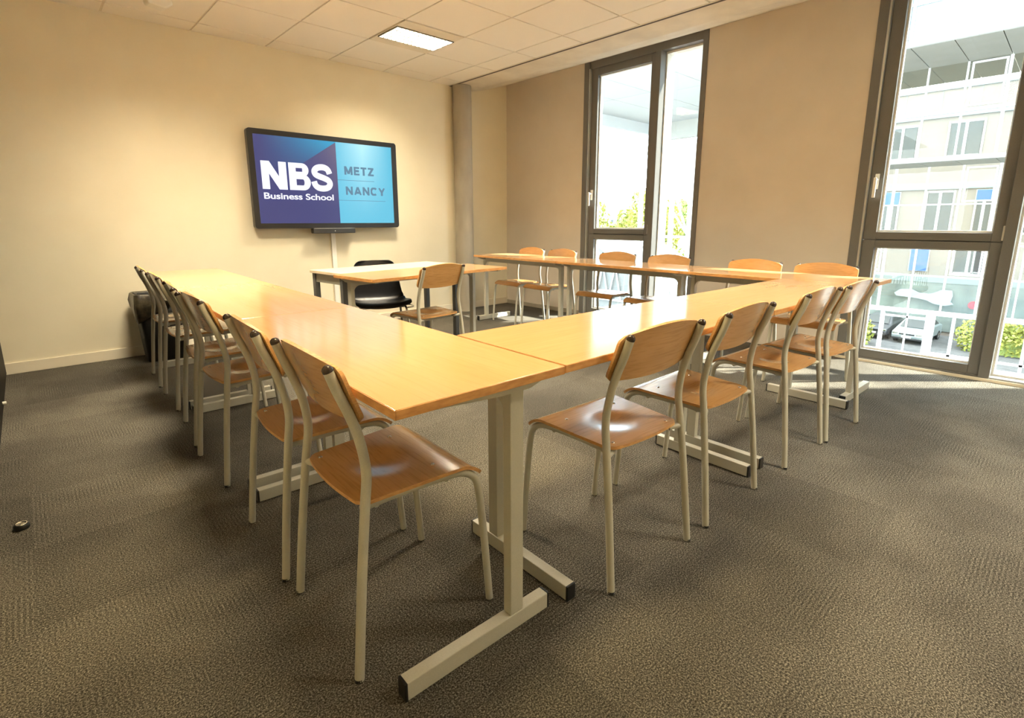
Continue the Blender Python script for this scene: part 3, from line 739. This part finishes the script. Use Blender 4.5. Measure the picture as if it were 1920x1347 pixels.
for k, (i, j) in enumerate(((1, 1), (-2, 2), (1, 5), (-2, 6), (1, 9), (-2, 9))):
    o = lum if k == 0 else copy_tree(lum)
    o.location = (.6*i+.3, -.233-.6*j-.3, H); tag(o, lb[k], 'ceiling light', 'louvred ceiling lights')
    for ch in children(o):
        if ch.type == 'LIGHT' and k in (0, 2): ch.data = ch.data.copy(); ch.data.color = (1.0, .88, .66); ch.data.energy = LAMP_W*.78
        if ch.type == 'LIGHT' and k == 1: ch.data = ch.data.copy(); ch.data.energy = LAMP_W*1.25
        if ch.type == 'LIGHT' and k in (3, 4, 5): ch.data = ch.data.copy(); ch.data.energy = LAMP_W*(.55 if k == 3 else (1.0 if k == 4 else .03)); ch.data.color = (1.0, .91, .74) if k == 4 else LAMP_COL

# ================================================================= OUTSIDE
GZ = -6.9
M_wst = mat('white_steel', (.36, .36, .345), .5); M_cream = mottled('cream_cladding', (.145, .118, .094), (.16, .132, .107), .6, .8)
M_soff = mottled('pale_soffit_panel', (.17, .165, .14), (.19, .185, .16), 1.5, .7)
M_asph = mottled('asphalt', (.05, .048, .045), (.075, .072, .068), 2.5, .9); M_shade = mat('blue_shade', (.015, .07, .30), .7)
M_wdark = mat('dark_window_glass', (.03, .032, .028), .4); M_pale = mat('pale_green_band', (.135, .16, .155), .6)
struct(MB().box((3.4, -70, GZ-.3), (140, 120, GZ)).build('floor_outside', M_asph))

# --- glazed office building opposite
t = empty('glazed_building', (18.8, -2, GZ)); bx_, by_, bz_ = t.location
def W(mb): # to local space
    mb.v = [(x-bx_, y-by_, z-bz_) for x, y, z in mb.v]; return mb
YA, YB = -26.0, 6.5
ys = [-1.0-1.045*k for k in range(-7, 24)]
up = MB()
for k, y in enumerate(ys):
    up.box((18.752, y-.035, 6.42), (18.86, y+.035, 12.1))
up.box((18.74, YA, 6.28), (18.9, YB, 6.42)); up.box((18.74, YA, 12.1), (18.9, YB, 12.3))
up.box((18.76, YA, 7.42), (18.84, YB, 7.50)); up.box((18.76, YA, 9.6), (18.84, YB, 9.7))
up.box((18.746, -1.0+.08, 6.42), (18.84, -1.0+.16, 12.1))
W(up).build('upper_facade_frame', M_wst, t)
W(MB().box((18.80, YA, 6.42), (18.82, YB, 12.1))).build('upper_glazing', M_sglass, t)
W(MB().box((18.95, YA, 6.4), (22, YB, 12.1))).build('upper_storey_core', M_pale, t)
so_ = MB()
for k in range(len(ys)-1): so_.box((18.9, ys[k+1]+.012, 6.285), (25.0, ys[k]-.012, 6.36))  # stretch behind the glazing stands in for the soffit's dark reflection
W(so_).build('soffit', M_soff, t)
def facade(name, X, z0, z1, trs, extra=0.0, w_=.028):
    f = MB()
    for k, y in enumerate(ys):
        ww = w_*(1.5 if k % 3 == 0 else 1.0)
        f.box((X-.05, y-ww, z0), (X+.05, y+ww, z1))
    for z in trs: f.box((X-.045, YA, z-.026), (X+.045, YB, z+.026))
    W(f).build(name+'_frame', M_wst, t)
    W(MB().box((X, YA, z0), (X+.015, YB, z1))).build(name+'_glazing', M_fglass, t)
facade('recessed_facade', 22.0, 3.22, 6.28, (4.73,))
W(MB().box((21.9, YA, 3.14), (22.15, YB, 3.28))).build('floor_edge', M_wst, t)
s2 = MB()
for k in range(len(ys)-1): s2.box((22.1, ys[k+1]+.012, 3.15), (24.45, ys[k]-.012, 3.22))
W(s2).build('soffit', M_soff, t)
facade('lower_facade', 24.5, -2.5, 3.15, (1.72, .197, -1.07), w_=.028)
W(MB().box((24.4, YA, -2.62), (24.65, YB, -2.46))).build('floor_edge', M_wst, t)
# opening sashes
for (y0, y1, z0, z1, X) in ((-3.03, -2.14, 4.85, 6.24, 21.93), (-3.03, -2.14, 1.80, 3.08, 24.43), (.14, .98, -.95, .12, 24.43), (-3.03, -2.14, -.98, .12, 24.43), (1.15, 2.0, 4.85, 6.24, 21.93)):
    f = MB()
    f.box((X, y0, z0), (X+.04, y0+.06, z1)); f.box((X, y1-.06, z0), (X+.04, y1, z1)); f.box((X, y0+.06, z0), (X+.04, y1-.06, z0+.06)); f.box((X, y0+.06, z1-.06), (X+.04, y1-.06, z1))
    W(f).build('opening_sash', M_wst, t)
# columns and ground floor glazing bars
for y in [-.18+(-1.6)*k for k in range(-3, 9)]:
    wd = .28 if abs(y+1.78) < .1 else .14
    W(MB().box((24.45, y-wd/2, GZ), (24.45+wd, y+wd/2, -2.6))).build('column', M_wst, t)
gf = MB()
for y in [-2.5-1.05*k for k in range(12)]: gf.box((24.6, y-.05, GZ), (24.7, y+.05, -2.6))
for z in (-4.2, -5.4): gf.box((24.6, YA, z-.04), (24.7, -1.9, z+.04))
gf.box((24.6, -1.7, -4.5), (24.66, -.25, -4.4)); gf.box((24.6, -1.7, -2.85), (24.66, -.25, -2.78)); gf.box((24.6, -1.04, -4.5), (24.66, -.98, -2.6))
W(gf).build('ground_floor_frame', M_wst, t)
tag(t, 'white framed glazed building with stepped floors, outside the near window', 'building')

# glass entrance canopy in front of it
t = empty('glass_canopy', (22, -.3, GZ))
f = MB()
for k in range(6): f.box((-1.4+.0, -1.3+.62*k-.03, 1.92), (1.6, -1.3+.62*k+.03, 2.0))
for x in (-1.4, -.4, .6, 1.6): f.box((x-.04, -1.35, 1.9), (x+.04, 1.85, 2.0))
for y in (-1.3, 1.8): f.box((-1.44, y-.05, 0), (-1.34, y+.05, 1.9)); f.box((1.5, y-.05, 0), (1.6, y+.05, 1.9))
f.build('canopy_frame', M_wst, t); MB().box((-1.4, -1.3, 2.0), (1.6, 1.8, 2.02)).build('canopy_glass', M_sglass, t)
tag(t, 'low glass canopy with white bars below the near window', 'canopy')

# --- cream building: a reflection in the facade, built as a solid behind it
t = empty('reflected_building', (45, 0, GZ)); bx_, by_, bz_ = t.location
W(MB().box((45, -40, GZ), (57, 9.0, 9.68))).build('wall', M_cream, t)
cn = MB()
for z0, z1 in ((7.9, 8.35), (3.2, 3.62), (-3.2, -2.7)): cn.box((44.86, -40, z0), (45, 9.02, z1))
cn.box((44.9, -40, 9.68), (57, 9.02, 9.78))
for k in range(24): cn.box((44.97, 8.2-2.0*k, 8.35), (45, 8.24-2.0*k, 9.68))
W(cn).build('cornice', M_pale, t)
def bwin(y0, y1, z0, z1, shade=0, side=0):
    f = MB(); X = 44.92
    f.box((X, y0, z0), (45, y0+.10, z1)); f.box((X, y1-.10, z0), (45, y1, z1)); f.box((X, y0+.14, z0), (45, y1-.14, z0+.12)); f.box((X, y0+.14, z1-.12), (45, y1-.14, z1))
    f.box((X, (y0+y1)/2-.08, z0+.12), (45, (y0+y1)/2+.08, z1-.12))
    o = W(f).build('window', M_wst, t)
    W(MB().box((44.96, y0+.14, z0+.12), (44.99, y1-.14, z1-.12))).build('window_glass', M_wdark, o)
    if shade: W(MB().box((44.86, y0+.05, z1-.05-(z1-z0)*shade), (44.90, y1-.05, z1-.02))).build('blind', M_shade, o)
for k in range(8):
    y0 = 3.3-3.45*k
    bwin(y0-.1, y0+1.8, 5.3, 7.6)
    bwin(y0+.45 if k != 1 else .7, y0+1.7 if k != 1 else 2.3, .2, 3.1, .30 if k in (0, 4) else 0)
    bwin(y0-1.72, y0-.6, -2.45, -.8, .95 if k in (0, 3) else 0)
bwin(-1.3, -.35, -.3, 3.1, .2)
bwin(-1.35, .30, -2.5, -.8)
M_shop = mottled('grey_green_shopfront', (.07, .08, .07), (.13, .15, .13), .8, .5)
W(MB().box((44.9, -40, GZ+.3), (45, 9.0, -3.2))).build('shopfront', M_shop, t)
tag(t, 'reflection of a cream clad building with blue blinds, built behind the glazed facade', 'building')
# pale blob shaped sign and red round sign on the reflected shopfront, built solid too
pts = [(2.9, -3.75), (2.6, -3.45), (2.0, -3.4), (1.6, -3.62), (1.1, -3.66), (.8, -3.55), (.55, -3.35), (-.05, -3.3), (-.12, -3.7), (-.05, -4.1), (-.2, -4.25), (.2, -4.4), (.8, -4.3), (1.1, -4.12), (1.7, -4.0), (2.3, -3.98), (2.75, -3.95)]
sg = MB().prism([(y*1.1+.05, z-.35) for y, z in pts], 0, 44.60, 44.80).build('blob_sign', mat('pale_sign', (.24, .27, .27), .5)); tag(sg, 'pale curved sign panel on the reflected shopfront', 'sign')
rs = MB().lathe([(.26, 44.75), (.26, 44.85)], 24, (0, -1.20, -4.55), 'x').build('round_sign', mat('red_sign', (.40, .03, .04), .5)); tag(rs, 'small round red sign on the reflected shopfront', 'sign')

# --- parked cars; the silver one is a facade reflection built behind the glazing
def make_car(body_c):
    t = empty('parked_car')
    # side profile (x along the car, front = -x), extruded with tumblehome
    prof = [(-2.05, .35), (-2.10, .55), (-2.02, .78), (-1.15, .98), (-.45, 1.42), (.75, 1.46), (1.65, 1.05), (2.0, .98), (2.05, .6), (1.98, .32)]
    mb = MB(); lv = []
    rows = [(-.84, .94), (-.86, 1.0), (0, 1.0), (.86, 1.0), (.84, .94)]
    secs = []
    for y, s in ((-.86, .0), (-.80, .0), (.80, .0), (.86, .0)):
        ring_ = []
        for x, z in prof:
            yy = y
            if z > 1.0: yy = y*(1-.22*(z-1.0)/.46)
            ex = .97 if abs(y) > .83 else 1.0
            ring_.append((x*ex, yy, .32+(z-.32)*(1.0 if abs(y) < .83 else .985)))
        secs.append(ring_)
    n_ = len(prof); vs = sum(secs, []); fs = [tuple(range(n_)), tuple(range(4*n_-1, 3*n_-1, -1))]
    for k in range(3): fs += [((k+1)*n_+i, (k+1)*n_+(i+1) % n_, k*n_+(i+1) % n_, k*n_+i) for i in range(n_)]
    mb.add(vs, fs); mb.build('body', body_c, t, bevel=.04)
    MB().add([(-1.16, -.68, 1.0), (-1.16, .68, 1.0), (-.48, .58, 1.43), (-.48, -.58, 1.43)], [(0, 1, 2, 3)]).build('windscreen', M_wdark, t).location = (-.03, 0, .02)
    for s in (-1, 1):
        MB().add([(-.95, s*.80, 1.03), (1.45, s*.80, 1.05), (.75, s*.70, 1.40), (-.42, s*.70, 1.38)], [(0, 1, 2, 3)]).build('side_window', M_wdark, t).location = (0, s*.03, 0)
        MB().box((-2.10, s*.80, .62), (-1.95, s*.50, .76)).build('headlight', M_chrome, t, bevel=.02)
        for x in (-1.3, 1.3):
            wl = MB().lathe([(.31, s*.70), (.31, s*.88)], 24, (x, 0, .31), 'y').build('wheel', M_black, t); MB().lathe([(.19, s*.885), (.17, s*.89)], 18, (x, 0, .31), 'y').build('hubcap', M_chrome, wl)
    MB().box((-2.125, -.42, .60), (-2.09, .42, .70)).build('grille', M_black, t); MB().box((-2.14, -.26, .42), (-2.11, .26, .53)).build('number_plate', M_white, t)
    MB().box((-2.14, -.80, .30), (-2.03, .80, .42)).build('bumper', M_black, t, bevel=.02)
    return t
car = make_car(mat('silver_green_paint', (.22, .25, .24), .3, metal=.3)); car.location = (42.0, 1.15, GZ); car.rotation_euler = (0, 0, R(-6)); tag(car, 'reflection of a pale silver car, built nose toward us behind the glazed building', 'car')
car2 = make_car(mat('dark_car_paint', (.06, .06, .06), .3, metal=.2)); car2.location = (42.4, 3.25, GZ); car2.rotation_euler = (0, 0, R(-4)); tag(car2, 'dark car parked left of the silver car', 'car')

# --- vegetation
M_leaf = mottled('sunlit_leaves', (.13, .155, .02), (.30, .30, .05), 3, .7, detail=5); M_leafg = mottled('green_leaves', (.12, .19, .04), (.30, .36, .10), 3, .7)
M_bark = mottled('bark', (.10, .07, .05), (.17, .13, .09), 8, .9)
def foliage(blobs, n, size, seed):
    rn = random.Random(seed); mb = MB()
    for k in range(n):
        c, rad = blobs[rn.randrange(len(blobs))]
        v = Vector((rn.gauss(0,1), rn.gauss(0,1), rn.gauss(0,1))).normalized()*(rn.random()**.33)
        p = Vector((c[0]+v.x*rad[0], c[1]+v.y*rad[1], c[2]+v.z*rad[2]))
        a = Vector((rn.gauss(0,1), rn.gauss(0,1), rn.gauss(0,1))).normalized(); b_ = a.cross(Vector((rn.gauss(0,1), rn.gauss(0,1), rn.gauss(0,1)))).normalized(); s = size*(.6+.8*rn.random())
        mb.add([p-a*s, p+b_*s*.55, p+a*s, p-b_*s*.55], [(0, 1, 2, 3)])
    return mb
def make_tree(h, rad, leaf, seed):
    t = empty('leafy_tree'); rn = random.Random(seed)
    tr = MB().tube([(0, 0, 0), (.1, .05, h*.3), (-.05, 0, h*.55), (.05, .1, h*.85)], 0, 10, rs=[.3, .24, .18, .06])
    for k in range(7):
        a = k*2.4; z = h*(.3+.07*k); tr.tube([(0, 0, z), (math.cos(a)*rad*.4, math.sin(a)*rad*.4, z+h*.1), (math.cos(a)*rad*.7, math.sin(a)*rad*.7, z+h*.16)], 0, 6, rs=[.12, .07, .03])
    tr.build('trunk', M_bark, t)
    bl = [((rn.uniform(-.6, .6)*rad, rn.uniform(-.6, .6)*rad, h*rn.uniform(.42, .85)), (rad*.55, rad*.55, h*.16)) for _ in range(12)]
    foliage(bl, 5000, .28, seed).build('foliage', leaf, t); return t
tA = make_tree(11, 3.6, M_leaf, 1); tB = make_tree(10, 3.4, M_leafg, 2); index_tree(tA); index_tree(tB)
TR = [(58, 43.5, 1.0, 0, 'sunlit tree at the left side of the far window view'), (60, 38.3, .70, 1, 'low green tree between the two taller sunlit trees'), (58, 33.8, .98, 0, 'sunlit tree left of the window mullion in the far view'), (50, 27.2, 1.0, 0, 'sunlit tree behind the white steel tower'), (48, 23.6, .86, 1, 'green tree behind the right side of the white steel tower'), (64, 30.2, 1.0, 1, 'tree right of the mullion, behind the sunlit ones')]
u_ = {0: False, 1: False}
for k, (x, y, s, kd, lbn) in enumerate(TR):
    src = tB if kd else tA; o = src if not u_[kd] else copy_tree(src); u_[kd] = True
    q = (1.0, 1.55, .82, 1.2, .72, 1.7)[k]; x, y, s = -1.87+(x+1.87)*q, -5.3+(y+5.3)*q, s*(1+(q-1)*.6)
    o.location = (x, y, GZ); o.scale = (s, s, s); o.rotation_euler = (0, 0, k*1.3); tag(o, lbn, 'tree', 'trees beyond the car park')
t = empty('hedge', (38.0, 5.6, GZ)); foliage([((0, k*.8-1.8, .8), (1.4, 1.0, 1.1)) for k in range(6)], 5000, .12, 5).build('foliage', M_leaf, t); MB().box((-.5, -2.0, 0), (.5, 2.2, .8)).build('stems', M_leafg, t); tag(t, 'yellow green hedge at the foot of the near window view', 'hedge')
t = empty('hedge', (41, -4.3, GZ)); foliage([((0, k*.9-3, .9), (1.3, 1.0, 1.2)) for k in range(7)], 5000, .12, 6).build('foliage', M_leaf, t); MB().box((-.5, -3, 0), (.5, 2.6, .8)).build('stems', M_leafg, t); tag(t, 'hedge seen at the right through the ground floor of the glazed building', 'hedge')

# --- canopy roof over the terrace seen through the far window
t = empty('canopy_roof', (14, 4, 5.5))
sf = MB(); yy = [-.9, .9, 2.7, 4.75]
rows = [(-2.2, -.4), (-.38, 1.5), (1.52, 3.05), (3.07, 4.9)]
for a, c in rows: sf.box((-9.9, a, 0), (6.4, c, .1))
sf.build('soffit_panels', mat('white_soffit', (.30, .31, .30), .6), t)
MB().box((-9.9, 4.9, -.45), (6.4, 5.1, .8)).build('fascia', M_wst, t)
MB().box((6.4, -2.2, -.75), (6.6, 5.1, .8)).build('end_beam', M_soff, t)
tag(t, 'white panelled roof canopy high outside the far window', 'canopy')
# --- white steel lattice tower
t = empty('lattice_tower', (22.9, 9.5, GZ)); tw = MB(); hh = [0, 2.4, 4.8, 7.2, 9.6, 12.0]
for x, y in ((-.9, -.9), (.9, -.9), (.9, .9), (-.9, .9)): tw.box((x-.09, y-.09, 0), (x+.09, y+.09, 12.0))
tw.build('mast', M_wst, t)
br = MB()
cs_ = [(-.9, -.9), (.9, -.9), (.9, .9), (-.9, .9)]
for i in range(5):
    for k in range(4):
        a, c = cs_[k], cs_[(k+1) % 4]
        if (i+k) % 2: a, c = c, a
        br.beam((a[0], a[1], hh[i]), (c[0], c[1], hh[i+1]), .08, .08); br.beam((cs_[k][0], cs_[k][1], hh[i+1]), (cs_[(k+1) % 4][0], cs_[(k+1) % 4][1], hh[i+1]), .08, .08)
br.build('bracing', M_wst, t)
tag(t, 'white steel lattice tower at the right of the far window', 'tower')
# --- white walkway with mesh railing
t = empty('walkway', (9.0, 2.6, 0))
f = MB(); f.box((-1.0, -1.8, -3.35), (10.5, 1.8, -3.1))
for x in range(-1, 11, 2): f.box((x, 1.55, GZ), (x+.15, 1.7, -3.3))
f.build('deck', mat('galvanised_deck', (.075, .08, .075), .6), t)
f = MB()
for k in range(30): f.box((-1+.38*k, 1.66, -3.1), (-.97+.38*k, 1.69, -1.5))
for z in (-1.5, -2.0, -2.5, -3.05): f.box((-1, 1.65, z-.025), (10.5, 1.70, z+.025))
f.build('mesh_railing', M_wst, t)
f = MB()
for k in range(16): f.box((-1+.72*k, -1.70, -3.1), (-.96+.72*k, -1.66, -1.9))
for z in (-1.9, -2.5): f.box((-1, -1.71, z-.03), (10.5, -1.65, z+.03))
f.build('mesh_railing', M_wst, t)
tag(t, 'white elevated walkway with mesh railings below the far window', 'walkway')
# fence and far white building
t = empty('mesh_fence', (40, 24, GZ)); f = MB()
for k in range(24): f.beam((6-.6*k, -12+1.2*k, 0), (6-.6*k, -12+1.2*k, 5.3), .1, .1)
for z in (.2, 3.6, 4.2, 4.8, 5.3): f.beam((6, -12, z), (-7.8, 15.6, z), .06, .06)
f.build('fence_panel', M_wst, t); tag(t, 'white mesh fence in front of the far trees', 'fence')
t = empty('white_building', (110, 73, GZ)); MB().box((-5, -6, 0), (5, 6, 11.5)).build('wall', M_wst, t)
for k in range(5):
    MB().box((-5.05, -4.5+2.1*k, 7.4), (-5.0, -3.8+2.1*k, 8.3)).build('window', M_wdark, t)
MB().box((-4, -3, 11.5), (3, 4, 12.6)).build('roof', mat('pale_roof', (.7, .62, .58), .7), t)
tag(t, 'small white building far off between the trees', 'building')
pc = MB().box((0, 0, 0), (1.2, .9, .9)).build('pink_crate', mat('pink_plastic', (.75, .12, .25), .5), bevel=.03); pc.location = (12.5, 1.95, -3.085); tag(pc, 'pink red crate on the walkway below the far window', 'crate')

# --- white truss gabled shed in the far window's lower part
t = empty('truss_shed', (27, 16.0, GZ)); f = MB(); f.box((-3.5, -4, 0), (3.5, 4, 5.6)); f.prism([(-3.7, 5.6), (3.7, 5.6), (0, 7.5)], 0, -3.5, 3.5); f.build('cladding', mat('grey_shed_cladding', (.10, .105, .10), .6), t)
f = MB()
for k in range(8): f.beam((-3.6, -3.6+.9*k, 3.4), (-3.6, -3.15+.9*k, 5.4), .07, .07); f.beam((-3.6, -3.15+.9*k, 5.4), (-3.6, -2.7+.9*k, 3.4), .07, .07)
for z in (3.4, 5.4): f.beam((-3.6, -4, z), (-3.6, 4, z), .1, .1)
f.beam((-3.6, -3.9, 5.5), (-3.6, 0, 7.5), .14, .14); f.beam((-3.6, 3.9, 5.5), (-3.6, 0, 7.5), .14, .14)
f.build('roof_truss', M_wst, t)
tag(t, 'white gabled shed with truss work, low in the far window', 'shed')
